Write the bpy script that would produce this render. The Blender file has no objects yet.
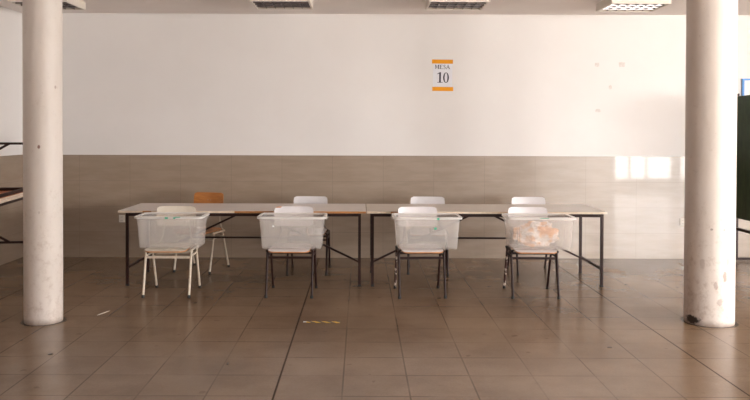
import bpy, bmesh, math, random
from mathutils import Vector, Matrix
random.seed(7)
S = bpy.context.scene
C = S.collection
R = math.radians

# ------------------------------------------------------------------ materials
def new_mat(name):
    m = bpy.data.materials.new(name); m.use_nodes = True
    nt = m.node_tree
    return m, nt, nt.nodes, nt.links, nt.nodes['Principled BSDF']

def noise_mat(name, c1, c2, scale=8, rough=.5, metal=0, bump=0, detail=4, spec=.5, coat=0, coat_rough=.05, stretch=(1,1,1)):
    m, nt, N, L, B = new_mat(name)
    tc = N.new('ShaderNodeTexCoord'); mp = N.new('ShaderNodeMapping'); mp.inputs['Scale'].default_value = stretch
    n = N.new('ShaderNodeTexNoise'); n.inputs['Scale'].default_value = scale; n.inputs['Detail'].default_value = detail
    r = N.new('ShaderNodeValToRGB')
    r.color_ramp.elements[0].color = (*c1, 1); r.color_ramp.elements[1].color = (*c2, 1)
    r.color_ramp.elements[0].position = .3; r.color_ramp.elements[1].position = .7
    L.new(tc.outputs['Object'], mp.inputs[0]); L.new(mp.outputs[0], n.inputs['Vector'])
    L.new(n.outputs['Fac'], r.inputs[0]); L.new(r.outputs[0], B.inputs['Base Color'])
    B.inputs['Roughness'].default_value = rough; B.inputs['Metallic'].default_value = metal
    B.inputs['Specular IOR Level'].default_value = spec
    B.inputs['Coat Weight'].default_value = coat; B.inputs['Coat Roughness'].default_value = coat_rough
    if bump:
        b = N.new('ShaderNodeBump'); b.inputs['Strength'].default_value = bump; b.inputs['Distance'].default_value = .004
        L.new(n.outputs['Fac'], b.inputs['Height']); L.new(b.outputs[0], B.inputs['Normal'])
    return m

def mth(nt, op, a, b=None, c=None):
    n = nt.nodes.new('ShaderNodeMath'); n.operation = op
    for i, v in enumerate((a, b, c)):
        if v is None: continue
        if isinstance(v, (int, float)): n.inputs[i].default_value = v
        else: nt.links.new(v, n.inputs[i])
    return n.outputs[0]

def mixc(nt, fac, a, b, mode='MIX'):
    n = nt.nodes.new('ShaderNodeMix'); n.data_type = 'RGBA'; n.blend_type = mode
    for i, v in ((0, fac), (6, a), (7, b)):
        if isinstance(v, (int, float)): n.inputs[i].default_value = v
        elif isinstance(v, tuple): n.inputs[i].default_value = (*v, 1)
        else: nt.links.new(v, n.inputs[i])
    return n.outputs[2]

def noise(nt, vec, scale, detail=3, rough=.5):
    n = nt.nodes.new('ShaderNodeTexNoise'); n.inputs['Scale'].default_value = scale
    n.inputs['Detail'].default_value = detail; n.inputs['Roughness'].default_value = rough
    nt.links.new(vec, n.inputs['Vector']); return n.outputs['Fac']

def smooth(nt, v, lo, hi, a=0., b=1.):
    n = nt.nodes.new('ShaderNodeMapRange'); n.interpolation_type = 'SMOOTHSTEP'
    nt.links.new(v, n.inputs['Value'])
    for k, x in (('From Min', lo), ('From Max', hi), ('To Min', a), ('To Max', b)): n.inputs[k].default_value = x
    return n.outputs[0]

def line_mask(nt, coord, off, period, width):
    """1 on a joint line, 0 elsewhere"""
    f = mth(nt, 'FRACT', mth(nt, 'DIVIDE', mth(nt, 'SUBTRACT', coord, off - period/2), period))
    d = mth(nt, 'MULTIPLY', mth(nt, 'ABSOLUTE', mth(nt, 'SUBTRACT', f, .5)), period)
    return smooth(nt, d, width*.35, width, 1., 0.)

# floor: 40 cm polished cement tiles
XCL, YCL, RCL = -2.580, 6.345, .150
XCR, YCR, RCR = 2.856, 6.388, .193
TX, TY, X0, Y0 = .4, .393, -.107, 4.556
def floor_mat():
    m, nt, N, L, B = new_mat('polished_floor_tile')
    tc = N.new('ShaderNodeTexCoord'); P = tc.outputs['Object']
    sp = N.new('ShaderNodeSeparateXYZ'); L.new(P, sp.inputs[0]); x, y = sp.outputs[0], sp.outputs[1]
    lx = mth(nt, 'MULTIPLY', line_mask(nt, x, X0, TX, .007), smooth(nt, noise(nt, P, 1.3, 2), .38, .6, .25, .65))
    ly = mth(nt, 'MULTIPLY', line_mask(nt, y, Y0, TY, .009), smooth(nt, noise(nt, P, 1.7, 2), .4, .62, .12, .6))
    bx = mth(nt, 'MULTIPLY', line_mask(nt, x, X0-TX, TX*7, .009), 1.)
    joint = mth(nt, 'MAXIMUM', mth(nt, 'MAXIMUM', lx, ly), bx)
    # tile-to-tile tone
    cx = mth(nt, 'FLOOR', mth(nt, 'DIVIDE', mth(nt, 'SUBTRACT', x, X0), TX))
    cy = mth(nt, 'FLOOR', mth(nt, 'DIVIDE', mth(nt, 'SUBTRACT', y, Y0), TY))
    cv = N.new('ShaderNodeCombineXYZ'); L.new(cx, cv.inputs[0]); L.new(cy, cv.inputs[1])
    wn = N.new('ShaderNodeTexWhiteNoise'); L.new(cv.outputs[0], wn.inputs['Vector'])
    tone = smooth(nt, wn.outputs['Value'], 0, 1, .0, 1.)
    big = smooth(nt, noise(nt, P, .9, 5, .6), .3, .7)
    col = mixc(nt, big, (.165, .106, .064), (.258, .176, .114))
    col = mixc(nt, mth(nt, 'MULTIPLY', tone, .22), col, (.28, .195, .13))
    fine = smooth(nt, noise(nt, P, 60, 4, .7), .35, .65)
    col = mixc(nt, mth(nt, 'MULTIPLY', fine, .14), col, (.10, .06, .04))
    spots = smooth(nt, noise(nt, P, 9, 2, .4), .70, .77)
    col = mixc(nt, mth(nt, 'MULTIPLY', spots, .4), col, (.09, .05, .03))
    scuff = smooth(nt, noise(nt, P, 4.3, 6, .7), .62, .72)
    col = mixc(nt, mth(nt, 'MULTIPLY', scuff, .10), col, (.36, .30, .25))
    for cx_, cy_, cr_ in ((XCL, YCL, RCL), (XCR, YCR, RCR)):      # darker ring around the column feet, edge broken by noise
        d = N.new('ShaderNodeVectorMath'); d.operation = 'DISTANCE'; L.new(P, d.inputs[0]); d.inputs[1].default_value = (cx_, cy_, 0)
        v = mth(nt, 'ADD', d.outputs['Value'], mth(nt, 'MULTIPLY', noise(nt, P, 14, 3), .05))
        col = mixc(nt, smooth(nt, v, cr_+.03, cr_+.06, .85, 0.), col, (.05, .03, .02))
    col = mixc(nt, mth(nt, 'MULTIPLY', joint, .85), col, (.03, .018, .012))
    L.new(col, B.inputs['Base Color'])
    ro = smooth(nt, noise(nt, P, 2.1, 6, .65), .3, .7, .21, .27)
    L.new(ro, B.inputs['Roughness']); L.new(mth(nt, 'MULTIPLY', mth(nt, 'SUBTRACT', 1, joint), .36), B.inputs['Specular IOR Level'])
    return m

def wainscot_mat(axis):
    m, nt, N, L, B = new_mat('glazed_wall_tile')
    tc = N.new('ShaderNodeTexCoord'); P = tc.outputs['Object']
    sp = N.new('ShaderNodeSeparateXYZ'); L.new(P, sp.inputs[0]); u, z = sp.outputs[axis], sp.outputs[2]
    j = mth(nt, 'MAXIMUM', line_mask(nt, u, 1.513, .62, .004), line_mask(nt, z, 0, .3125, .004))
    cu = mth(nt, 'FLOOR', mth(nt, 'DIVIDE', mth(nt, 'SUBTRACT', u, 1.513), .62))
    cz = mth(nt, 'FLOOR', mth(nt, 'DIVIDE', z, .3125))
    cv = N.new('ShaderNodeCombineXYZ'); L.new(cu, cv.inputs[0]); L.new(cz, cv.inputs[1])
    wn = N.new('ShaderNodeTexWhiteNoise'); L.new(cv.outputs[0], wn.inputs['Vector'])
    mp = N.new('ShaderNodeMapping'); mp.inputs['Scale'].default_value = (1, 1, 6); L.new(P, mp.inputs[0])
    col = mixc(nt, smooth(nt, noise(nt, mp.outputs[0], 2.2, 5, .6), .3, .7), (.25, .185, .13), (.305, .232, .172))
    col = mixc(nt, mth(nt, 'MULTIPLY', wn.outputs['Value'], .25), col, (.33, .255, .19))
    col = mixc(nt, mth(nt, 'MULTIPLY', j, .55), col, (.17, .12, .09))
    L.new(col, B.inputs['Base Color'])
    B.inputs['Roughness'].default_value = .40; B.inputs['Specular IOR Level'].default_value = 1.0
    B.inputs['Coat Weight'].default_value = .3; B.inputs['Coat Roughness'].default_value = .04
    bp = N.new('ShaderNodeBump'); bp.inputs['Strength'].default_value = .2; bp.inputs['Distance'].default_value = .001
    L.new(mth(nt, 'MULTIPLY', j, -1), bp.inputs['Height']); L.new(bp.outputs[0], B.inputs['Normal'])
    return m

def wall_mat():
    m, nt, N, L, B = new_mat('white_wall_paint')
    tc = N.new('ShaderNodeTexCoord'); P = tc.outputs['Object']
    col = mixc(nt, smooth(nt, noise(nt, P, .7, 5, .6), .3, .7), (.70, .672, .655), (.735, .71, .695))
    sc = smooth(nt, noise(nt, P, 3.1, 8, .7), .70, .78)
    col = mixc(nt, mth(nt, 'MULTIPLY', sc, .12), col, (.55, .46, .40))
    L.new(col, B.inputs['Base Color']); B.inputs['Roughness'].default_value = .48
    bp = N.new('ShaderNodeBump'); bp.inputs['Strength'].default_value = .12; bp.inputs['Distance'].default_value = .004
    L.new(noise(nt, P, 25, 4), bp.inputs['Height']); L.new(bp.outputs[0], B.inputs['Normal'])
    return m

def column_mat(name, blobs, grime):
    """blobs: (x, y, z, radius, strength, colour) dirt marks on the shaft, in the column's own coordinates"""
    m, nt, N, L, B = new_mat(name)
    tc = N.new('ShaderNodeTexCoord'); P = tc.outputs['Object']
    sp = N.new('ShaderNodeSeparateXYZ'); L.new(P, sp.inputs[0]); z = sp.outputs[2]
    mp = N.new('ShaderNodeMapping'); mp.inputs['Scale'].default_value = (1, 1, .35); L.new(P, mp.inputs[0])
    col = mixc(nt, smooth(nt, noise(nt, mp.outputs[0], 2.5, 6, .6), .3, .7), (.60, .54, .49), (.68, .62, .575))
    n1 = noise(nt, P, 11, 6, .7)
    low = smooth(nt, z, .1, 1.5, 1., 0.)
    n2 = noise(nt, P, 26, 5, .75)
    sp1 = smooth(nt, mth(nt, 'ADD', mth(nt, 'MULTIPLY', mth(nt, 'ADD', n1, n2), .5), mth(nt, 'MULTIPLY', low, .08)), .55, .72)
    col = mixc(nt, mth(nt, 'MULTIPLY', sp1, grime), col, (.30, .20, .14))
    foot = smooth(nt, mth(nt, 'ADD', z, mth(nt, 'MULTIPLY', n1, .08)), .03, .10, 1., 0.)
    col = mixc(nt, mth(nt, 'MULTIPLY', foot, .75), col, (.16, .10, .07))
    wv = noise(nt, P, 38, 3, .6)
    for bx_, by_, bz_, rad, st, c in blobs:
        d = N.new('ShaderNodeVectorMath'); d.operation = 'SUBTRACT'; L.new(P, d.inputs[0]); d.inputs[1].default_value = (bx_, by_, bz_)
        s = N.new('ShaderNodeVectorMath'); s.operation = 'MULTIPLY'; L.new(d.outputs[0], s.inputs[0]); s.inputs[1].default_value = (1, 1, rad[1])
        ln = N.new('ShaderNodeVectorMath'); ln.operation = 'LENGTH'; L.new(s.outputs[0], ln.inputs[0])
        v = mth(nt, 'ADD', ln.outputs['Value'], mth(nt, 'MULTIPLY', mth(nt, 'SUBTRACT', wv, .5), rad[0]*1.3))
        col = mixc(nt, smooth(nt, v, rad[0]*.6, rad[0], st, 0.), col, c)
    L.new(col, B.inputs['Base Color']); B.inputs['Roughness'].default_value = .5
    bp = N.new('ShaderNodeBump'); bp.inputs['Strength'].default_value = .25; bp.inputs['Distance'].default_value = .004
    L.new(noise(nt, P, 14, 5), bp.inputs['Height']); L.new(bp.outputs[0], B.inputs['Normal'])
    return m

def tub_mat(name='frosted_clear_plastic', lo=.77, hi=.785):
    m, nt, N, L, B = new_mat(name)
    tc = N.new('ShaderNodeTexCoord')
    B.inputs['Base Color'].default_value = (.96, .95, .94, 1); B.inputs['Roughness'].default_value = .3
    B.inputs['Specular IOR Level'].default_value = .5
    tl = N.new('ShaderNodeBsdfTranslucent'); tl.inputs['Color'].default_value = (.95, .93, .91, 1)
    tr = N.new('ShaderNodeBsdfTransparent'); tr.inputs['Color'].default_value = (.98, .97, .96, 1)
    a = N.new('ShaderNodeMixShader'); a.inputs[0].default_value = .45; L.new(B.outputs[0], a.inputs[1]); L.new(tl.outputs[0], a.inputs[2])
    b = N.new('ShaderNodeMixShader'); L.new(a.outputs[0], b.inputs[1]); L.new(tr.outputs[0], b.inputs[2])
    f = smooth(nt, noise(nt, tc.outputs['Object'], 7, 4), .3, .7, lo, hi)
    L.new(f, b.inputs[0])
    L.new(b.outputs[0], N['Material Output'].inputs[0])
    return m

def glass_mat():
    m, nt, N, L, B = new_mat('window_glass')
    tr = N.new('ShaderNodeBsdfTransparent'); gl = N.new('ShaderNodeBsdfGlossy'); gl.inputs['Roughness'].default_value = .02
    lw = N.new('ShaderNodeFresnel'); lw.inputs[0].default_value = 1.3
    a = N.new('ShaderNodeMixShader'); L.new(lw.outputs[0], a.inputs[0]); L.new(tr.outputs[0], a.inputs[1]); L.new(gl.outputs[0], a.inputs[2])
    L.new(a.outputs[0], N['Material Output'].inputs[0]); return m

def peel_mat():
    m, nt, N, L, B = new_mat('peeling_maroon_paint')
    tc = N.new('ShaderNodeTexCoord')
    f = smooth(nt, noise(nt, tc.outputs['Object'], 34, 2), .5, .56)
    L.new(mixc(nt, f, (.05, .02, .017), (.55, .47, .40)), B.inputs['Base Color']); B.inputs['Roughness'].default_value = .45
    return m

def hazard_mat():
    m, nt, N, L, B = new_mat('yellow_black_hazard_tape')
    tc = N.new('ShaderNodeTexCoord'); sp = N.new('ShaderNodeSeparateXYZ'); L.new(tc.outputs['Object'], sp.inputs[0])
    u = mth(nt, 'ADD', sp.outputs[0], mth(nt, 'MULTIPLY', sp.outputs[1], 1.0))
    f = mth(nt, 'FRACT', mth(nt, 'DIVIDE', mth(nt, 'ADD', u, 5.03), .082))
    s = smooth(nt, f, .46, .54)
    wear = smooth(nt, noise(nt, tc.outputs['Object'], 40, 3), .5, .66)
    col = mixc(nt, s, (.05, .03, .015), (.72, .44, .03))
    col = mixc(nt, mth(nt, 'MULTIPLY', wear, .4), col, (.25, .17, .11))
    L.new(col, B.inputs['Base Color']); B.inputs['Roughness'].default_value = .5
    return m

M = dict(
    floor=floor_mat(), wain_x=wainscot_mat(0), wain_y=wainscot_mat(1), wall=wall_mat(),
    ceiling=noise_mat('ceiling_paint', (.84, .77, .73), (.87, .81, .77), 2, .8),
    tub=tub_mat(), tub_rim=tub_mat('frosted_rim_plastic', .3, .35), glass=glass_mat(), peel=peel_mat(), hazard=hazard_mat(),
    alu=noise_mat('window_frame_aluminium', (.35, .34, .33), (.42, .41, .4), 20, .45, .3),
    laminate=noise_mat('grey_white_table_laminate', (.74, .69, .68), (.80, .75, .73), 5, .35, coat=.2),
    laminate_cream=noise_mat('cream_table_laminate', (.66, .59, .53), (.72, .65, .59), 5, .35, coat=.2),
    edge_orange=noise_mat('raw_orange_wood_edge', (.30, .12, .035), (.48, .22, .07), 14, .5, stretch=(1, 1, 20)),
    edge_cream=noise_mat('cream_edge_band', (.62, .50, .38), (.72, .61, .49), 30, .45),
    dark=noise_mat('dark_brown_painted_steel', (.018, .007, .006), (.032, .013, .011), 25, .42, spec=.25),
    cream_steel=noise_mat('cream_painted_steel', (.50, .42, .33), (.62, .54, .44), 25, .38),
    rubber=noise_mat('black_rubber', (.012, .011, .011), (.02, .018, .017), 30, .7),
    seat_white=noise_mat('white_seat_laminate', (.66, .635, .65), (.71, .685, .70), 12, .32),
    seat_cream=noise_mat('cream_seat_laminate', (.62, .56, .47), (.68, .62, .53), 12, .35),
    ply_orange=noise_mat('orange_varnished_plywood', (.36, .12, .022), (.52, .20, .04), 6, .35, stretch=(1, 8, 8), coat=.3),
    ply_edge=noise_mat('varnished_plywood_edge', (.38, .15, .05), (.52, .24, .09), 18, .5),
    white_plastic=noise_mat('white_plastic', (.72, .68, .62), (.78, .74, .68), 10, .4),
    slot=noise_mat('socket_slot', (.03, .03, .03), (.05, .05, .05), 10, .6),
    housing=noise_mat('cream_fixture_enamel', (.70, .63, .55), (.76, .69, .61), 10, .4),
    louvre=noise_mat('aluminium_louvre', (.27, .245, .245), (.33, .30, .30), 30, .22, 1.0), reflector=noise_mat('dull_reflector', (.10, .085, .075), (.14, .12, .105), 12, .4),
    tube=noise_mat('fluorescent_tube_glass', (.62, .6, .58), (.7, .68, .66), 20, .25),
    paper=noise_mat('white_paper', (.70, .70, .75), (.75, .75, .79), 6, .7),
    ink=noise_mat('dark_ink', (.03, .025, .045), (.05, .04, .06), 30, .6),
    tape_orange=noise_mat('orange_tape', (.74, .29, .01), (.80, .34, .015), 12, .6, spec=.2),
    green_tape=noise_mat('green_marker', (.01, .30, .17), (.02, .38, .22), 12, .5),
    white_sticker=noise_mat('white_sticker', (.8, .8, .8), (.85, .85, .85), 12, .5),
    green_board=noise_mat('dark_green_board', (.010, .028, .010), (.028, .06, .018), 5, .55, stretch=(1, 4, 1.2)),
    blue_frame=noise_mat('blue_painted_frame', (.05, .22, .60), (.07, .28, .68), 12, .45),
    board_white=noise_mat('pale_board_sheet', (.74, .72, .70), (.78, .76, .74), 4, .6),
    residue=noise_mat('dried_glue_residue', (.55, .49, .45), (.68, .65, .63), 45, .6),
    stack_orange=noise_mat('orange_stained_wood', (.42, .09, .012), (.60, .17, .03), 7, .4, stretch=(8, 1, 1)),
    bag=None, litter=noise_mat('pale_litter', (.5, .42, .34), (.62, .54, .46), 30, .7),
    litter_dark=noise_mat('dark_litter', (.05, .03, .02), (.09, .06, .04), 30, .7),
)
def bag_mat():
    m, nt, N, L, B = new_mat('crumpled_peach_plastic')
    tc = N.new('ShaderNodeTexCoord')
    L.new(mixc(nt, smooth(nt, noise(nt, tc.outputs['Object'], 11, 3), .42, .58), (.92, .88, .84), (.95, .52, .26)), B.inputs['Base Color'])
    B.inputs['Roughness'].default_value = .35
    tr = N.new('ShaderNodeBsdfTransparent'); a = N.new('ShaderNodeMixShader'); a.inputs[0].default_value = .25
    L.new(B.outputs[0], a.inputs[1]); L.new(tr.outputs[0], a.inputs[2]); L.new(a.outputs[0], N['Material Output'].inputs[0])
    return m
M['bag'] = bag_mat()

# ------------------------------------------------------------------ mesh helpers
def link(name, bm, mats, parent=None, smooth_=False, loc=(0, 0, 0), rz=0):
    bmesh.ops.recalc_face_normals(bm, faces=bm.faces)
    me = bpy.data.meshes.new(name); bm.to_mesh(me); bm.free()
    if not isinstance(mats, (list, tuple)): mats = [mats]
    for m in mats: me.materials.append(m)
    if smooth_:
        for p in me.polygons: p.use_smooth = True
        me.set_sharp_from_angle(angle=R(40))
    o = bpy.data.objects.new(name, me); C.objects.link(o); o.parent = parent
    o.location = loc; o.rotation_euler = (0, 0, rz)
    return o

def box(bm, a, b, mat=0, bev=0):
    vs = [bm.verts.new((x, y, z)) for x in (a[0], b[0]) for y in (a[1], b[1]) for z in (a[2], b[2])]
    fs = [bm.faces.new([vs[i] for i in q]) for q in ((0, 1, 3, 2), (4, 6, 7, 5), (0, 4, 5, 1), (2, 3, 7, 6), (0, 2, 6, 4), (1, 5, 7, 3))]
    for f in fs: f.material_index = mat
    if bev:
        es = list({e for f in fs for e in f.edges})
        r = bmesh.ops.bevel(bm, geom=es, offset=bev, segments=2, affect='EDGES', profile=.5)
        for f in r['faces']: f.material_index = mat
    return fs

def tube(bm, pts, r, n=10, mat=0, square=False):
    """round or square bar along a polyline"""
    pts = [Vector(p) for p in pts]
    if square: n = 4
    rr = r * (math.sqrt(2) if square else 1)
    rings = []
    for i, p in enumerate(pts):
        if i == 0: d = pts[1] - p
        elif i == len(pts)-1: d = p - pts[i-1]
        else: d = (pts[i+1]-p).normalized() + (p-pts[i-1]).normalized()
        d.normalize()
        up = Vector((0, 0, 1)) if abs(d.z) < .8 else Vector((0, 1, 0))
        u = d.cross(up).normalized(); v = u.cross(d).normalized()
        off = math.pi/4 if square else 0
        rings.append([bm.verts.new(p + rr*(math.cos(2*math.pi*k/n+off)*u + math.sin(2*math.pi*k/n+off)*v)) for k in range(n)])
    for a, b in zip(rings, rings[1:]):
        for k in range(n):
            f = bm.faces.new((a[k], a[(k+1) % n], b[(k+1) % n], b[k])); f.material_index = mat
    for e in (rings[0][::-1], rings[-1]):
        f = bm.faces.new(e); f.material_index = mat

def arc_pts(a, b, c, n=5):
    """quadratic bend a-b-c"""
    a, b, c = Vector(a), Vector(b), Vector(c)
    return [(1-t)**2*a + 2*t*(1-t)*b + t*t*c for t in [i/n for i in range(n+1)]]

def rr_loop(w, d, r, n=5):
    """rounded rectangle outline"""
    out = []
    for sx, sy, a0 in ((1, 1, 0), (-1, 1, 90), (-1, -1, 180), (1, -1, 270)):
        for k in range(n+1):
            a = R(a0 + 90*k/n)
            out.append((sx*(w/2-r) + r*math.cos(a), sy*(d/2-r) + r*math.sin(a)))
    return out

def loft(bm, loops, mat=0, cap0=True, cap1=True):
    rs = [[bm.verts.new(p) for p in l] for l in loops]
    n = len(rs[0])
    for a, b in zip(rs, rs[1:]):
        for k in range(n):
            bm.faces.new((a[k], a[(k+1) % n], b[(k+1) % n], b[k])).material_index = mat
    if cap0: bm.faces.new(rs[0][::-1]).material_index = mat
    if cap1: bm.faces.new(rs[-1]).material_index = mat
    return rs

def tag(o, label=None, cat=None, group=None, kind=None):
    for k, v in (('label', label), ('category', cat), ('group', group), ('kind', kind)):
        if v: o[k] = v
    return o

def thing(name, label, cat, loc=(0, 0, 0), rz=0, group=None):
    o = bpy.data.objects.new(name, None); C.objects.link(o); o.empty_display_size = .1
    o.location = loc; o.rotation_euler = (0, 0, rz)
    return tag(o, label, cat, group)

# ------------------------------------------------------------------ the room
XL, XR, YB, YF, H = -4.15, 10.2, 9.58, -2.6, 2.985
WH = 1.255

def struct(name, mats, boxes, **k):
    bm = bmesh.new()
    for b in boxes: box(bm, *b[:2], mat=b[2] if len(b) > 2 else 0)
    return tag(link(name, bm, mats, **k), kind='structure')

def wall_with_holes(name, axis, pos, thick, lo, hi, holes):
    """axis 0: wall spans x at y=pos; axis 1: wall spans y at x=pos. holes (u0,u1,z0,z1)"""
    bs = []
    def add(u0, u1, z0, z1):
        if u1-u0 < 1e-4 or z1-z0 < 1e-4: return
        a, b = (pos, pos+thick) if thick > 0 else (pos+thick, pos)
        bs.append(((u0, a, z0), (u1, b, z1)) if axis == 0 else ((a, u0, z0), (b, u1, z1)))
    u = lo
    for h in sorted(holes):
        add(u, h[0], 0, H); add(h[0], h[1], 0, h[2]); add(h[0], h[1], h[3], H); u = h[1]
    add(u, hi, 0, H)
    return struct(name, M['wall'], bs)

struct('floor', M['floor'], [((XL-.2, YF-.2, -.1), (XR+.2, YB+.2, 0))])
struct('ceiling', M['ceiling'], [((XL-.2, YF-.2, H), (XR+.2, YB+.2, H+.15))])
struct('wall_back', M['wall'], [((XL-.2, YB, 0), (XR+.2, YB+.2, H))])
struct('wall_left', M['wall'], [((XL-.2, YF, 0), (XL, YB, H))])
front_holes = [(5.2, 6.4, 1.0, 2.3), (7.05, 8.70, .22, 2.8), (8.90, 9.95, .22, 2.8)]  # first opening is an added, unseen window that brightens the dado's blurred sheen
right_holes = [(-2.3, -.1, 1.25, 2.65), (.3, 2.5, 1.25, 2.65), (2.9, 5.1, 1.25, 2.65)]
wall_with_holes('wall_front', 0, YF, -.2, XL-.2, XR+.2, front_holes)
wall_with_holes('wall_right', 1, XR, .2, YF, YB, right_holes)
# glazed tile dado
struct('trim_1', M['wain_x'], [((XL, YB-.012, 0), (XR, YB, WH))])
struct('trim_2', M['wain_y'], [((XL, YF, 0), (XL+.012, YB-.012, WH))])

def window(i, axis, h, nm):
    u0, u1, z0, z1 = h
    pos = (YF-.1) if axis == 0 else (XR+.1)
    def P(u, d, z): return (u, pos+d, z) if axis == 0 else (pos+d, u, z)
    bm = bmesh.new(); t = .04
    def bar(a0, a1, b0, b1):
        p, q = P(a0, -.03, b0), P(a1, .03, b1); box(bm, tuple(map(min, p, q)), tuple(map(max, p, q)))
    bar(u0, u1, z0, z0+t); bar(u0, u1, z1-t, z1); bar(u0, u0+t, z0+t, z1-t); bar(u1-t, u1, z0+t, z1-t)
    for c in nm: bar(c-.03, c+.03, z0+t, z1-t)
    if z0 < .5: 
        cs = [u0+t]+[x for c in nm for x in (c-.03, c+.03)]+[u1-t]
        for a, b in zip(cs[::2], cs[1::2]): bar(a, b, 1.25, 1.29)
    w = tag(link('window_%d' % i, bm, M['alu']), kind='structure')
    bm = bmesh.new(); p, q = P(u0+.01, -.003, z0+.01), P(u1-.01, .003, z1-.01)
    box(bm, tuple(map(min, p, q)), tuple(map(max, p, q))); link('pane', bm, M['glass'], w)
    # sky portal filling the opening (guides daylight sampling, emits nothing itself)
    l = bpy.data.lights.new('window_portal', 'AREA'); l.shape = 'RECTANGLE'; l.size = u1-u0; l.size_y = z1-z0
    l.cycles.is_portal = True
    o = bpy.data.objects.new('window_portal', l); C.objects.link(o)
    if axis == 0: o.location = ((u0+u1)/2, YF-.22, (z0+z1)/2); o.rotation_euler = (R(90), 0, 0); 
    else: o.location = (XR+.22, (u0+u1)/2, (z0+z1)/2); o.rotation_euler = (R(90), 0, R(90))
    o['kind'] = 'structure'
n = 1
for h in front_holes:
    u0, u1 = h[:2]
    window(n, 0, h, [7.50, 7.97] if abs(u0-7.05) < .01 else [(u0+u1)/2]); n += 1
for h in right_holes:
    window(n, 1, h, [h[0]+(h[1]-h[0])/3, h[0]+2*(h[1]-h[0])/3]); n += 1

# columns
def column(x, y, r, mat, ident, label):
    bm = bmesh.new(); N_ = 64
    zs = [0, .01, .6, 1.2, 1.8, 2.4, H]
    loops = []
    for z in zs:
        rr = r*(1 + .004*math.sin(z*5))
        if z == 0: rr = r*.99
        loops.append([(rr*math.cos(2*math.pi*k/N_), rr*math.sin(2*math.pi*k/N_), z) for k in range(N_)])
    loft(bm, loops)
    o = link(ident, bm, mat, smooth_=True, loc=(x, y, 0))
    tag(o, label, 'column', 'round concrete columns')
    return o
def on_col(r, ang, z): return (r*math.sin(R(ang)), -r*math.cos(R(ang)), z)
brown = (.17, .095, .06)
column(XCL, YCL, RCL, column_mat('left_column_paint', [
    (*on_col(RCL, 10, 1.42), (.012, .6), .9, (.16, .06, .04)),
    (*on_col(RCL, 60, 1.9), (.01, .6), .5, brown),
    (*on_col(RCL, 10, .9), (.007, .5), .3, brown)], .35),
    'column', 'thinner round white column standing at the left beside the stacked tables')
column(XCR, YCR, RCR, column_mat('right_column_paint', [
    (*on_col(RCR, -66, .04), (.085, 2.2), 1., (.022, .016, .013)),
    (*on_col(RCR, 12, .40), (.022, .4), .6, brown), (*on_col(RCR, -10, .33), (.02, .5), .45, brown),
    (*on_col(RCR, 20, .52), (.015, .4), .4, brown), (*on_col(RCR, -20, .78), (.012, 1), .6, (.08, .05, .04)), (*on_col(RCR, 10, .775), (.012, 1), .4, (.08, .05, .04)),
    (*on_col(RCR, 0, .2), (.025, .8), .4, brown), (*on_col(RCR, -40, .5), (.024, .5), .25, brown),
    (*on_col(RCR, 18, 1.95), (.022, .5), .35, (.9, .88, .85)), (*on_col(RCR, 18, 2.05), (.016, .5), .35, (.9, .88, .85))], .42),
    'column', 'thicker round white column at the right with a black chipped patch at its foot')

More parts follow.
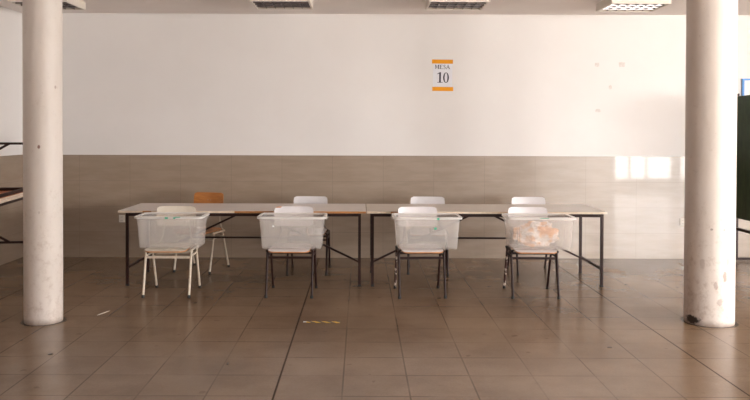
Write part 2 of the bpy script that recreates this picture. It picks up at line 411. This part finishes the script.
# ------------------------------------------------------------------ chairs
def make_chair(x, y, rz, label, group, legm, seatm, backm, edge=None, foot=None, worn=None, bw=.385, btop=.812, scale=1., chip=False):
    edge = edge or M['ply_edge']
    t = thing('school_chair', label, 'chair', (x, y, 0), rz, group)
    # seat: plywood shell with dip and rounded-over front
    bm = bmesh.new(); nx, ny = 10, 14; W, y0, y1, th = .385, -.285, .13, .011
    def sz(u, v):
        yy = y0 + (y1-y0)*v
        z = .4515 - .012*max(0, 1-v/.16)**2 + .008*max(0, (v-.9)/.1)**2
        return yy, z
    def hw(v):
        r = .045
        d = v*(y1-y0); e = (1-v)*(y1-y0); k = min(d, e)
        return W/2 - (r - math.sqrt(max(0, r*r-(r-min(k, r))**2)))
    top, bot = [], []
    for j in range(ny+1):
        v = j/ny; v = (1-math.cos(math.pi*v))/2
        yy, z = sz(0, v); w = hw(v)
        top.append([bm.verts.new((w*(2*i/nx-1), yy, z)) for i in range(nx+1)])
        bot.append([bm.verts.new((w*(2*i/nx-1), yy, z-th)) for i in range(nx+1)])
    for j in range(ny):
        for i in range(nx):
            bm.faces.new((top[j][i], top[j][i+1], top[j+1][i+1], top[j+1][i])).material_index = 0
            bm.faces.new((bot[j][i], bot[j+1][i], bot[j+1][i+1], bot[j][i+1])).material_index = 1
    for j in range(ny):
        for i in (0, nx): bm.faces.new((top[j][i], top[j+1][i], bot[j+1][i], bot[j][i])).material_index = 1
    for j in (0, ny):
        for i in range(nx): bm.faces.new((top[j][i], top[j][i+1], bot[j][i+1], bot[j][i])).material_index = 1
    link('seat', bm, [seatm, edge], t, True)
    # backrest: curved panel with rounded corners
    bm = bmesh.new(); hh = .19; zc = btop-hh/2; tilt = .12
    ol = rr_loop(bw, hh, .03, 5)
    def bp(px, pz, off): return (px, .152 + .028*(1-(2*px/bw)**2)*.9 + tilt*(pz+hh/2) + off, zc+pz)
    grid = []
    nxx, nzz = 14, 6
    def hwid(pz):
        r = .03; k = hh/2-abs(pz)
        return bw/2 - (r - math.sqrt(max(0, r*r-(r-min(k, r))**2)))
    F, Bk = [], []
    for j in range(nzz+1):
        pz = -hh/2*math.cos(math.pi*j/nzz); w = hwid(pz)
        F.append([bm.verts.new(bp(w*(2*i/nxx-1), pz, 0)) for i in range(nxx+1)])
        Bk.append([bm.verts.new(bp(w*(2*i/nxx-1), pz, .010)) for i in range(nxx+1)])
    for j in range(nzz):
        for i in range(nxx):
            f = bm.faces.new((F[j][i], F[j][i+1], F[j+1][i+1], F[j+1][i]))
            f.material_index = 1 if (chip and i == 0 and j == nzz-1) or (chip and i == 1 and j == nzz-1) else 0
            bm.faces.new((Bk[j][i], Bk[j+1][i], Bk[j+1][i+1], Bk[j][i+1])).material_index = 0
    for j in range(nzz):
        for i in (0, nxx): bm.faces.new((F[j][i], F[j+1][i], Bk[j+1][i], Bk[j][i])).material_index = 1
    for j in (0, nzz):
        for i in range(nxx): bm.faces.new((F[j][i], F[j][i+1], Bk[j][i+1], Bk[j][i])).material_index = 1 if j == 0 else 0
    link('backrest', bm, [backm, edge], t, True)
    for dx in (-.018, .018):
        bm = bmesh.new(); q = bp(dx, .01, .002); tube(bm, [q, (q[0], q[1]-.004, q[2])], .004, 8)
        link('rivet', bm, M['alu'], t, True)
    # legs, each with a rubber foot
    r = .0115; lx = .213
    for sx in (-1, 1):
        for fy, ty in ((-.24, -.135), (.24, .075)):
            m = worn if (worn and sx < 0 and fy > 0) else legm
            bm = bmesh.new(); tube(bm, [(sx*lx, fy, .02), (sx*lx, ty, .432)], r, 10)
            l = link('leg', bm, m, t, True)
            if m is worn: l['label'] = 'rear leg with peeling paint'
            bm = bmesh.new(); d = (ty-fy)/.412
            tube(bm, [(sx*lx, fy-.02*d, 0.0), (sx*lx, fy+.005*d, .026)], .0145, 10); link('rubber_foot', bm, foot or M['rubber'], l, True)
        bm = bmesh.new()
        tube(bm, [(sx*lx, -.185, .43), (sx*lx, .13, .43)] , r, 10)
        link('side_rail', bm, legm, t, True)
        bm = bmesh.new(); tube(bm, [(sx*lx, -.15, .375), (sx*lx, .105, .375)], .009, 8); link('stretcher', bm, legm, t, True)
        # upright to backrest
        bm = bmesh.new(); bt = bp(sx*.125, .03, .018)
        pts = [(sx*lx, .10, .43)] + arc_pts((sx*lx, .125, .43), (sx*.16, .17, .435), (sx*.135, bp(0, -hh/2, 0)[1]+.002, .53)) + [(sx*.125, bp(sx*.125, -hh/2, .018)[1], zc-hh/2), bt]
        tube(bm, pts, .009, 8); link('back_upright', bm, legm, t, True)
    for yy, zz in ((-.152, .365), (.10, .372)):
        bm = bmesh.new(); box(bm, (-lx, yy-.006, zz-.011), (lx, yy+.006, zz+.011)); link('stretcher', bm, legm, t)
    for yy in (-.12, .06):
        bm = bmesh.new(); box(bm, (-lx, yy-.008, .425), (lx, yy+.008, .440)); link('seat_bearer', bm, legm, t)
    return t

GF, GR = 'school chairs holding plastic tubs in front of the tables', 'school chairs behind the tables'
W, K = M['seat_white'], M['dark']
front_chairs = [
    (-1.806, 7.48, R(0), 'cream-legged school chair under a plastic tub at the left end of the tables', M['cream_steel'], M['seat_cream'], M['seat_cream'], None, False),
    (-.660, 7.48, R(-1.5), 'dark-legged chair with a chipped orange backrest corner, under the second tub from left', K, W, W, None, True),
    (.565, 7.48, R(2.5), 'dark-legged school chair holding the tub just right of where the two tables meet', K, W, W, M['peel'], False),
    (1.632, 7.48, R(-1), 'dark-legged school chair holding the rightmost tub, with peach plastic in it', K, W, W, M['peel'], False)]
for x, y, rz, lb, lm, sm, bmt, worn, chip in front_chairs:
    make_chair(x, y, rz, lb, GF, lm, sm, bmt, worn=worn, chip=chip)
make_chair(-1.777, 8.73, R(-15), 'school chair with an orange wooden backrest behind the left table', GR, M['cream_steel'], M['ply_orange'], M['ply_orange'], bw=.365, btop=.85)
make_chair(-.575, 8.68, R(-2), 'white-backed school chair behind the left table, right of the orange one', GR, K, W, W)
make_chair(.745, 8.68, R(-4), 'white-backed school chair behind the left half of the right table', GR, K, W, W)
make_chair(1.905, 8.68, R(2), 'white-backed school chair behind the right table, nearest its right end', GR, K, W, W)

# ------------------------------------------------------------------ plastic tubs
def make_tub(x, y, rz, label, marks):
    t = thing('storage_tub', label, 'plastic tub', (x, y, .4535), rz, 'translucent plastic tubs on the front chairs')
    bm = bmesh.new(); th = .0035
    def lp(w, d, r, z): return [(a, b, z) for a, b in rr_loop(w, d, r, 6)]
    Wb, Db, Wt, Dt, Ht = .555, .325, .60, .365, .298
    outer = [lp(Wb-.012, Db-.012, .022, 0), lp(Wb-.003, Db-.003, .026, .003), lp(Wb, Db, .028, .009)]
    for k in range(1, 5):
        f = k/4; outer.append(lp(Wb+(Wt-Wb)*f, Db+(Dt-Db)*f, .028+.006*f, .012+(Ht-.012)*f))
    rim = [lp(Wt+.032, Dt+.026, .044, Ht), lp(Wt+.034, Dt+.028, .044, Ht-.014), lp(Wt+.040, Dt+.034, .046, Ht-.014),
           lp(Wt+.040, Dt+.034, .046, Ht+.003), lp(Wt+.034, Dt+.028, .044, Ht+.006), lp(Wt-2*th, Dt-2*th, .034, Ht+.006)]
    inner = []
    for k in range(3, -1, -1):
        f = k/4; inner.append(lp(Wb+(Wt-Wb)*f-2*th, Db+(Dt-Db)*f-2*th, .026, .014+(Ht-.012)*f))
    loft(bm, outer+inner)
    link('tub_body', bm, M['tub'], t, True)
    bm = bmesh.new(); rs = [[bm.verts.new(p) for p in l] for l in rim]
    rs.append([bm.verts.new((p[0], p[1], Ht+.0005)) for p in rim[-1]]); k_ = len(rs[0])
    for a_, b_ in zip(rs, rs[1:]+rs[:1]):
        for q_ in range(k_): bm.faces.new((a_[q_], a_[(q_+1) % k_], b_[(q_+1) % k_], b_[q_]))
    link('rim', bm, M['tub_rim'], t, True)
    # moulded ribs near the ends and on the end walls
    for px in (-.235, -.215, .215, .235):
        for sy in (-1, 1):
            bm = bmesh.new()
            ys0, ys1 = sy*(Db/2+.001), sy*(Dt/2+.001)
            tube(bm, [(px*.94, ys0, .02), (px, ys1, Ht-.018)], .0028, 6); link('rib', bm, M['tub'], t, True)
    for sx in (-1, 1):
        bm = bmesh.new()
        box(bm, (sx*(Wt/2+.026)-.012, -.055, Ht-.034), (sx*(Wt/2+.026)+.012, .055, Ht-.010), bev=.004)
        link('handle', bm, M['tub'], t, True)
    for kind, pts in marks:
        bm = bmesh.new()
        f0 = -(Dt/2+.004)
        if kind == 'dot':
            for (px, pz, w, h) in pts:
                yy = -(Db/2+(Dt-Db)/2*(pz/Ht))-.0028 if pz < .26 else -(Dt/2+.0168)
                box(bm, (px-w/2, yy-.001, pz-h/2), (px+w/2, yy+.0018, pz+h/2), bev=.0009)
        elif kind == 'white':
            for (px, pz, w, h) in pts:
                yy = -(Db/2+(Dt-Db)/2*(pz/Ht))-.0028
                box(bm, (px-w/2, yy-.001, pz-h/2), (px+w/2, yy+.0018, pz+h/2), bev=.0009)
        s = link('sticker' if kind == 'white' else 'green_tape_piece', bm, M['white_sticker'] if kind == 'white' else M['green_tape'], t)
    return t
yt = 7.42
make_tub(-1.787, yt, R(0), 'translucent tub on the leftmost front chair, the one with cream legs', [('dot', [(-.012, .291, .030, .016)]), ('dot', [(.062, .291, .02, .014), (.092, .298, .05, .007)])])
make_tub(-.645, yt, R(-.5), 'translucent tub with a small white sticker, second from the left', [('white', [(-.165, .215, .018, .016)])])
make_tub(.622, yt, R(1.0), 'translucent tub with two green tape spots, third from the left', [('dot', [(.092, .289, .022, .018)]), ('dot', [(.068, .198, .022, .020)])])
make_tub(1.685, yt, R(-1.0), 'translucent tub with crumpled peach plastic inside, rightmost of the four', [('dot', [(.02, .297, .08, .005)])])
# crumpled plastic in the last tub
bm = bmesh.new()
bmesh.ops.create_icosphere(bm, subdivisions=5, radius=1)
from mathutils import noise as mn
for v in bm.verts:
    p = v.co.copy()
    d = 1 + .35*mn.noise(p*2.2) + .22*abs(mn.noise(p*5)) + .1*mn.noise(p*11)
    v.co = Vector((max(-.215, min(.215, p.x*.185*d)), max(-.125, min(.125, p.y*.105*d)), max(-.105, min(.13, p.z*.115*d))))
o = link('crumpled_plastic_bag', bm, M['bag'], smooth_=False, loc=(1.668, 7.415, .4535+.018+.105))
tag(o, 'peach and white crumpled plastic bag inside the rightmost tub', 'plastic bag')

# ------------------------------------------------------------------ trestle tables
def make_table(x0, x1, y0, y1, ztop, label, top, edges, group='long folding tables set end to end'):
    cx, cy = (x0+x1)/2, (y0+y1)/2; L2, W2 = (x1-x0)/2, (y1-y0)/2
    t = thing('folding_table', label, 'table', (cx, cy, 0), 0, group)
    bm = bmesh.new(); box(bm, (-L2, -W2+.003, ztop-.022), (L2, W2, ztop), bev=.002); link('tabletop', bm, top, t)
    for u0, u1, m, lb in edges:
        bm = bmesh.new(); box(bm, (-L2+u0*2*L2, -W2, ztop-.021), (-L2+u1*2*L2, -W2+.004, ztop-.001)); e = link('edge_band', bm, m, t)
        e['label'] = lb
    zb = ztop-.0225; ix, iy = L2-.05, W2-.035; r = .0135
    xl, xr = -2.335-cx, -.012-cx
    if x0 > 0: xl, xr = .118-cx, 2.412-cx
    for sy in (-1, 1):
        bm = bmesh.new(); box(bm, (xl, sy*iy-.012, zb-.032), (xr, sy*iy+.012, zb)); link('apron', bm, M['dark'], t)
    for xx in (xl, xr):
        bm = bmesh.new(); box(bm, (xx-.012, -iy+.012, zb-.032), (xx+.012, iy-.012, zb)); link('apron', bm, M['dark'], t)
        for sy in (-1, 1):
            bm = bmesh.new(); tube(bm, [(xx, sy*iy, .012), (xx, sy*iy, zb-.002)], r, square=True); l = link('leg', bm, M['dark'], t)
            bm = bmesh.new(); box(bm, (xx-.016, sy*iy-.016, 0), (xx+.016, sy*iy+.016, .02), bev=.003); link('foot_cap', bm, M['rubber'], l)
        bm = bmesh.new(); tube(bm, [(xx, -iy, .182), (xx, iy, .182)], .011, square=True); link('end_bar', bm, M['dark'], t)
    xm = (xl+xr)/2; zr = .436
    for xx in (xl, xr):
        bm = bmesh.new(); s = 1 if xx > xm else -1
        tube(bm, [(xx-s*.012, 0, .186), (xm+s*.03, 0, zb-.012)], .010, square=True); link('brace', bm, M['dark'], t)
    k = (zr-.186)/(zb-.012-.186)
    hx = (1-k)*(xr-xm)
    bm = bmesh.new(); tube(bm, [(xm-hx, 0, zr), (xm+hx, 0, zr)], .009, square=True); link('rail', bm, M['dark'], t)
    bm = bmesh.new(); box(bm, (xm-.06, -iy+.012, zb-.028), (xm+.06, iy-.012, zb)); link('centre_bearer', bm, M['dark'], t)
    return t
YT0, YT1 = 7.775, 8.60
make_table(-2.42, .052, YT0, YT1, .755, 'left long table with grey-white top and part of its front edge bare orange wood', M['laminate'],
           [(0, .10, M['edge_cream'], 'cream edge band'), (.10, .135, M['edge_orange'], 'bare orange wood edge'), (.135, .47, M['edge_cream'], 'cream edge band'), (.47, 1, M['edge_orange'], 'bare orange wood edge')])
make_table(.06, 2.455, YT0, YT1, .755, 'right long table with a cream top and pale front edge', M['laminate_cream'],
           [(0, .10, M['edge_cream'], 'cream edge band'), (.10, .16, M['edge_orange'], 'bare wood edge'), (.16, 1, M['edge_cream'], 'cream edge band')])

# ------------------------------------------------------------------ stacked tables at the left wall (one upright, one upside down on it)
def stack_table(name, label, flip, z_contact, loc, rz):
    t = thing(name, label, 'table', loc, rz, 'tables stacked by the left wall')
    w, d = .42, 1.34
    s = -1 if flip else 1
    def Z(z): return (z_contact - z) if not flip else z     # height below the contact plane, mirrored for the upturned one
    def bx(name_, a, b, m, par=t, lab=None):
        bm = bmesh.new(); z0, z1 = a[2], b[2]
        if flip: z0, z1 = -z0, -z1
        base = z_contact if not flip else 0
        za, zb_ = base-z0 if not flip else -(-z0)*-1, 0
        zz = sorted(((z_contact-a[2]), (z_contact-b[2]))) if not flip else sorted((a[2], b[2]))
        box(bm, (a[0], a[1], zz[0]), (b[0], b[1], zz[1])); o = link(name_, bm, m, par)
        if lab: o['label'] = lab
        return o
    # a,b z are distances from the contact plane
    bx('tabletop', (-w/2, -d/2, 0), (w/2, d/2, .026), M['stack_orange'] if flip else M['laminate'])
    bx('edge_band', (w/2, -d/2, .004), (w/2+.004, d/2, .024), M['edge_cream'], lab='pale edge band')
    for sx in (-1, 1): bx('apron', (sx*(w/2-.03)-.01, -d/2+.04, .026), (sx*(w/2-.03)+.01, d/2-.04, .06), M['dark'])
    for sy in (-1, 1): bx('apron', (-w/2+.04, sy*(d/2-.03)-.01, .026), (w/2-.04, sy*(d/2-.03)+.01, .06), M['dark'])
    hgt = z_contact if not flip else .66
    for sy in (-1, 1):
        for sx in (-1, 1):
            bx('leg', (sx*(w/2-.03)-.0135, sy*(d/2-.03)-.0135, .026), (sx*(w/2-.03)+.0135, sy*(d/2-.03)+.0135, hgt), M['dark'])
        bx('end_bar', (-w/2+.04, sy*(d/2-.03)-.012, .535), (w/2-.04, sy*(d/2-.03)+.012, .56), M['dark'])
        bm = bmesh.new(); zz = (lambda q: z_contact-q if not flip else q)
        tube(bm, [(.0, sy*(d/2-.03), zz(.545)), (-w/2+.03, sy*(d/2-.03), zz(.44))], .012, square=True); link('brace', bm, M['dark'], t)
    return t
ZC = .858
rz = R(8.5)
cx_, cy_ = -3.80, 8.02
stack_table('narrow_table', 'dark-framed narrow table standing upright by the left wall, under the upturned one', False, ZC, (cx_, cy_, 0), rz)
t2 = stack_table('narrow_table', 'narrow table turned upside down on the other, orange underside and dark legs up', True, 0, (cx_, cy_, ZC+.0005), rz)

# ------------------------------------------------------------------ ceiling lights
def make_light(x, y, label):
    t = thing('ceiling_light', label, 'ceiling light', (x, y, H-.085), 0, 'square louvred ceiling lights')
    w, d, h = .625, .55, .085
    bm = bmesh.new(); e = .018
    box(bm, (-w/2, -d/2, 0), (w/2, -d/2+e, h)); box(bm, (-w/2, d/2-e, 0), (w/2, d/2, h))
    box(bm, (-w/2, -d/2+e, 0), (-w/2+e, d/2-e, h)); box(bm, (w/2-e, -d/2+e, 0), (w/2, d/2-e, h))
    box(bm, (-w/2+e, -d/2+e, h-.008), (w/2-e, d/2-e, h))
    link('housing', bm, M['housing'], t)
    wi, di = w-2*e, d-2*e
    # parabolic louvre: thin V blades
    bm = bmesh.new()
    def vb(a, b, z0=.003, z1=.038, t0=.001, t1=.0045):
        a, b = Vector(a), Vector(b); dr = (b-a).normalized(); nn = Vector((-dr.y, dr.x, 0))
        vs = []
        for p in (a, b):
            vs.append([bm.verts.new(p+nn*s*tt+Vector((0, 0, z))) for s, tt, z in ((-1, t0, z0), (1, t0, z0), (1, t1, z1), (-1, t1, z1))])
        for k in range(4): bm.faces.new((vs[0][k], vs[0][(k+1) % 4], vs[1][(k+1) % 4], vs[1][k]))
        bm.faces.new(vs[0][::-1]); bm.faces.new(vs[1])
    for i in range(1, 6): xx = -wi/2+wi*i/6; vb((xx, -di/2, 0), (xx, di/2, 0))
    for i in range(1, 4): yy = -di/2+di*i/4; vb((-wi/2, yy, 0), (wi/2, yy, 0))
    link('louvre', bm, M['louvre'], t)
    bm = bmesh.new(); box(bm, (-wi/2, -di/2, h-.02), (wi/2, di/2, h-.0085)); link('reflector', bm, M['reflector'], t)
    for i in range(3):
        yy = -di/2+di*(i+.5)/3
        bm = bmesh.new(); tube(bm, [(-wi/2+.005, yy, .055), (wi/2-.005, yy, .055)], .008, 10); link('fluorescent_tube', bm, M['tube'], t, True)
    return t
make_light(-3.40, 8.50, 'ceiling light partly behind the left column')
make_light(-.85, 8.42, 'ceiling light above the left table, with a dark louvre')
make_light(1.02, 8.42, 'ceiling light in line with the paper sign reading 10')
make_light(2.94, 8.50, 'ceiling light next to the right column, its louvre shining pale')

# ------------------------------------------------------------------ sign MESA 10
sign = thing('paper_sign', 'white paper sign reading MESA 10 held by orange tape on the wall', 'sign', (.996, YB, 2.24), 0)
sign.rotation_euler = (0, R(.6), 0)
bm = bmesh.new(); box(bm, (-.118, -.0015, -.155), (.118, 0, .155)); link('paper', bm, M['paper'], sign)
for z, dx in ((.168, -.004), (-.166, .004)):
    bm = bmesh.new(); box(bm, (-.128+dx, -.0025, z-.025), (.128+dx, -.0002, z+.025)); link('tape', bm, M['tape_orange'], sign)
def bars(bm, polys, ox, oz, s):
    for p in polys:
        vs = [bm.verts.new((ox+a*s, -.0022, oz+b*s)) for a, b in p]; f = bm.faces.new(vs)
        r = bmesh.ops.extrude_face_region(bm, geom=[f])
        for v in [g for g in r['geom'] if isinstance(g, bmesh.types.BMVert)]: v.co.y += .0008
def rc(a, b, c, d): return [(a, b), (c, b), (c, d), (a, d)]
def serif(a, c, z): return rc(a, z, c, z+.075)
LET = {
 'M': ([rc(.05, 0, .17, 1), rc(.73, 0, .95, 1), [(.08, 1), (.26, 1), (.54, .2), (.46, .05)], [(.78, 1), (.54, .2), (.46, .05), (.70, 1)], serif(0, .25, 0), serif(.66, 1.02, 0), serif(0, .26, .94), serif(.74, 1.02, .94)], 1.1),
 'E': ([rc(.1, 0, .28, 1), rc(.0, .90, .72, 1), rc(.0, 0, .75, .10), rc(.28, .46, .55, .56), [(.72, 1), (.66, 1), (.72, .74)], [(.75, 0), (.69, 0), (.77, .28)], rc(.53, .38, .57, .63)], .86),
 'S': ([[(.08, .70), (.24, .66), (.30, .86), (.30, 1), (.14, .92)], [(.30, .92), (.30, 1.02), (.55, .98), (.50, .90)], [(.50, .92), (.58, .98), (.60, .70), (.57, .70)], [(.08, .72), (.24, .72), (.62, .40), (.60, .22), (.50, .30)], [(.62, .42), (.62, .18), (.46, -.02), (.42, .08), (.48, .28)], [(.46, -.02), (.44, .07), (.18, .07), (.12, .0)], [(.06, 0), (.09, 0), (.12, .32), (.06, .32)]], .74),
 'A': ([[(.03, 0), (.16, 0), (.52, .94), (.44, 1.02)], [(.40, 1.02), (.50, 1.02), (.94, 0), (.72, 0)], rc(.24, .30, .70, .37), serif(-.02, .28, 0), serif(.60, 1.02, 0)], 1.08),
 '1': ([rc(.22, 0, .40, 1), [(.22, 1), (.22, .90), (.02, .82), (.02, .86)], [(.40, 1), (.22, 1), (.30, 1.03), (.40, 1.03)], rc(.04, 0, .58, .05)], .66),
}
bm = bmesh.new(); u = -.094; s = .05
for ch in 'MESA':
    pl, adv = LET[ch]; bars(bm, pl, u, .078, s); u += adv*s
link('lettering', bm, M['ink'], sign)
bm = bmesh.new(); s = .125
bars(bm, LET['1'][0], -.070, -.09, s)
# numeral 0: a ring with thick sides
N_ = 28; oc = (.042, -.09+.5*s)
for k in range(N_):
    a0, a1 = 2*math.pi*k/N_, 2*math.pi*(k+1)/N_
    q = [(oc[0]+.036*math.cos(a), oc[1]+.064*math.sin(a)) for a in (a0, a1)] + [(oc[0]+.017*math.cos(a), oc[1]+.057*math.sin(a)) for a in (a1, a0)]
    vs = [bm.verts.new((a, -.0022, b)) for a, b in q]; f = bm.faces.new(vs)
    r = bmesh.ops.extrude_face_region(bm, geom=[f])
    for v in [g for g in r['geom'] if isinstance(g, bmesh.types.BMVert)]: v.co.y += .0008
link('numeral', bm, M['ink'], sign)

# ------------------------------------------------------------------ small wall items
def socket(x, z, label, yface):
    t = thing('wall_socket', label, 'wall socket', (x, yface, z), 0, 'wall sockets')
    bm = bmesh.new(); box(bm, (-.036, -.012, -.045), (.036, 0, .045), bev=.004); link('cover_plate', bm, M['white_plastic'], t)
    for dz in (-.02, .02):
        bm = bmesh.new()
        for dx in (-.01, 0, .01): tube(bm, [(dx, -.0135, dz), (dx, -.011, dz)], .0028, 8)
        link('socket_hole', bm, M['slot'], t)
socket(-2.925, .475, 'cream wall socket on the tiles beside the left end of the tables', YB-.012)
socket(3.945, .455, 'pale wall socket on the tiles just left of the right column', YB-.012)
marks = [(2.885, 2.375, .045, .04, 'upper left'), (3.19, 2.38, .055, .045, 'upper right'), (3.05, 2.10, .03, .04, 'middle'), (2.90, 1.815, .045, .03, 'lowest')]
for x, z, w, h, wd in marks:
    w, h = w*.7, h*.7
    bm = bmesh.new()
    vs = []
    nn = 12
    for k in range(nn):
        a = 2*math.pi*k/nn; rj = .8+.35*random.random()
        vs.append(bm.verts.new((w*rj*math.copysign(abs(math.cos(a))**.6, math.cos(a)), .002, h*rj*math.copysign(abs(math.sin(a))**.6, math.sin(a)))))
    f = bm.faces.new(vs); r = bmesh.ops.extrude_face_region(bm, geom=[f])
    for v in [g for g in r['geom'] if isinstance(g, bmesh.types.BMVert)]: v.co.y -= .0032
    o = link('glue_residue', bm, M['residue'], loc=(x, YB, z))
    tag(o, wd + ' of four faint glue marks on the wall right of the sign', 'glue mark', 'glue marks on the wall')

# blue-framed board on the back wall, right of the column
t = thing('notice_board', 'pale board in a thin blue frame on the wall at the far right edge', 'notice board', (5.25, YB, 1.82), 0)
bm = bmesh.new(); box(bm, (-.57, -.012, -.37), (.57, 0, .37)); link('panel', bm, M['board_white'], t)
bm = bmesh.new()
for a, b in (((-.595, -.39), (-.57, .39)), ((.57, -.39), (.595, .39)), ((-.57, .368), (.57, .39)), ((-.57, -.39), (.57, -.368))):
    box(bm, (a[0], -.025, a[1]), (b[0], 0, b[1]))
link('frame', bm, M['blue_frame'], t)

# green board standing perpendicular to the back wall
t = thing('standing_board', 'dark green upright board on a dark metal stand at the far right edge', 'board', (4.50, 8.98, 0), 0)
bm = bmesh.new(); box(bm, (-.014, -.42, .53), (.014, .42, 1.985)); link('panel', bm, M['green_board'], t)
for yy in (-.02, .43):
    bm = bmesh.new(); tube(bm, [(.03, yy, .02), (.03, yy, 2.02)], .014, square=True); link('post', bm, M['dark'], t)
    bm = bmesh.new(); tube(bm, [(.03-.0, yy, .03), (.30, yy, .03)], .012, square=True); link('foot', bm, M['dark'], t)
bm = bmesh.new(); box(bm, (-.02, -.42, .385), (.016, .44, .415)); link('rail', bm, M['dark'], t)

# ------------------------------------------------------------------ things on the floor
t = thing('hazard_tape', 'short worn yellow and black hazard tape strip stuck on the floor', 'floor tape', (-.315, 6.335, 0), R(-3))
bm = bmesh.new(); box(bm, (-.125, -.022, 0), (.15, .022, .0015)); link('strip', bm, M['hazard'], t)
bm = bmesh.new(); box(bm, (-.150, -.014, 0), (-.125, .010, .0018)); link('bare_end', bm, M['white_sticker'], t)['label'] = 'white torn end'
def litter(px, py, w, d, rz_, m, name, label, grp='bits of litter on the floor'):
    Dp = 1212/(py-131.5); x = (px-361)*Dp/782
    bm = bmesh.new(); vs = []
    for k in range(9):
        a = 2*math.pi*k/9; rj = .7+.5*random.random(); vs.append(bm.verts.new((w*rj*math.cos(a), d*rj*math.sin(a), 0.0002)))
    f = bm.faces.new(vs); r = bmesh.ops.extrude_face_region(bm, geom=[f])
    for v in [g for g in r['geom'] if isinstance(g, bmesh.types.BMVert)]: v.co.z += .002+.002*random.random()
    o = link(name, bm, m, loc=(x, Dp, 0), rz=rz_); tag(o, label, 'litter', grp)
litter(103, 314.5, .085, .007, R(72), M['litter'], 'paper_scrap', 'thin pale paper scrap on the floor right of the left column')
litter(49.5, 356, .016, .014, 0, M['litter_dark'], 'floor_crumb', 'small dark crumb on the floor in front of the left column')
litter(228, 365, .010, .022, 0, M['litter_dark'], 'floor_crumb', 'small dark crumb on the floor left of the long dark joint')
litter(611, 347.5, .020, .010, 0, M['litter_dark'], 'floor_crumb', 'small brown crumb on the floor, the nearer one left of the right column')

# ------------------------------------------------------------------ daylight
w = bpy.data.worlds.new('overcast_daylight'); S.world = w; w.use_nodes = True
nt = w.node_tree; bg = nt.nodes['Background']
tc = nt.nodes.new('ShaderNodeTexCoord'); sp = nt.nodes.new('ShaderNodeSeparateXYZ'); nt.links.new(tc.outputs['Generated'], sp.inputs[0])
rp = nt.nodes.new('ShaderNodeValToRGB'); mr = nt.nodes.new('ShaderNodeMapRange')
mr.inputs['From Min'].default_value = -1; nt.links.new(sp.outputs[2], mr.inputs['Value']); nt.links.new(mr.outputs[0], rp.inputs[0])
e = rp.color_ramp.elements
e[0].position = .40; e[0].color = (1.15, 1.07, .98, 1); e[1].position = .53; e[1].color = (1.0, .985, .97, 1)
e = e.new(.48); e.color = (.95, .92, .88, 1)
nt.links.new(rp.outputs[0], bg.inputs['Color']); bg.inputs['Strength'].default_value = 10.5

# ------------------------------------------------------------------ camera
cam = bpy.data.cameras.new('camera'); co = bpy.data.objects.new('camera', cam); C.objects.link(co); S.camera = co
cam.sensor_width = 36; cam.lens = 782/750*36
cam.shift_x = 14/750; cam.shift_y = -57/750
co.matrix_world = Matrix.Translation((0, 0, 1.55)) @ Matrix.Rotation(R(90-.84), 4, 'X') @ Matrix.Rotation(R(.17), 4, 'Z')
cam.clip_end = 200

S.view_settings.view_transform = 'Standard'; S.view_settings.look = 'None'; S.view_settings.gamma = 1
S.view_settings.use_curve_mapping = False; S.view_settings.exposure = 2.26
S.cycles.use_denoising = True; S.cycles.transparent_max_bounces = 24; S.cycles.max_bounces = 10; S.cycles.diffuse_bounces = 6
S.cycles.sample_clamp_indirect = 6
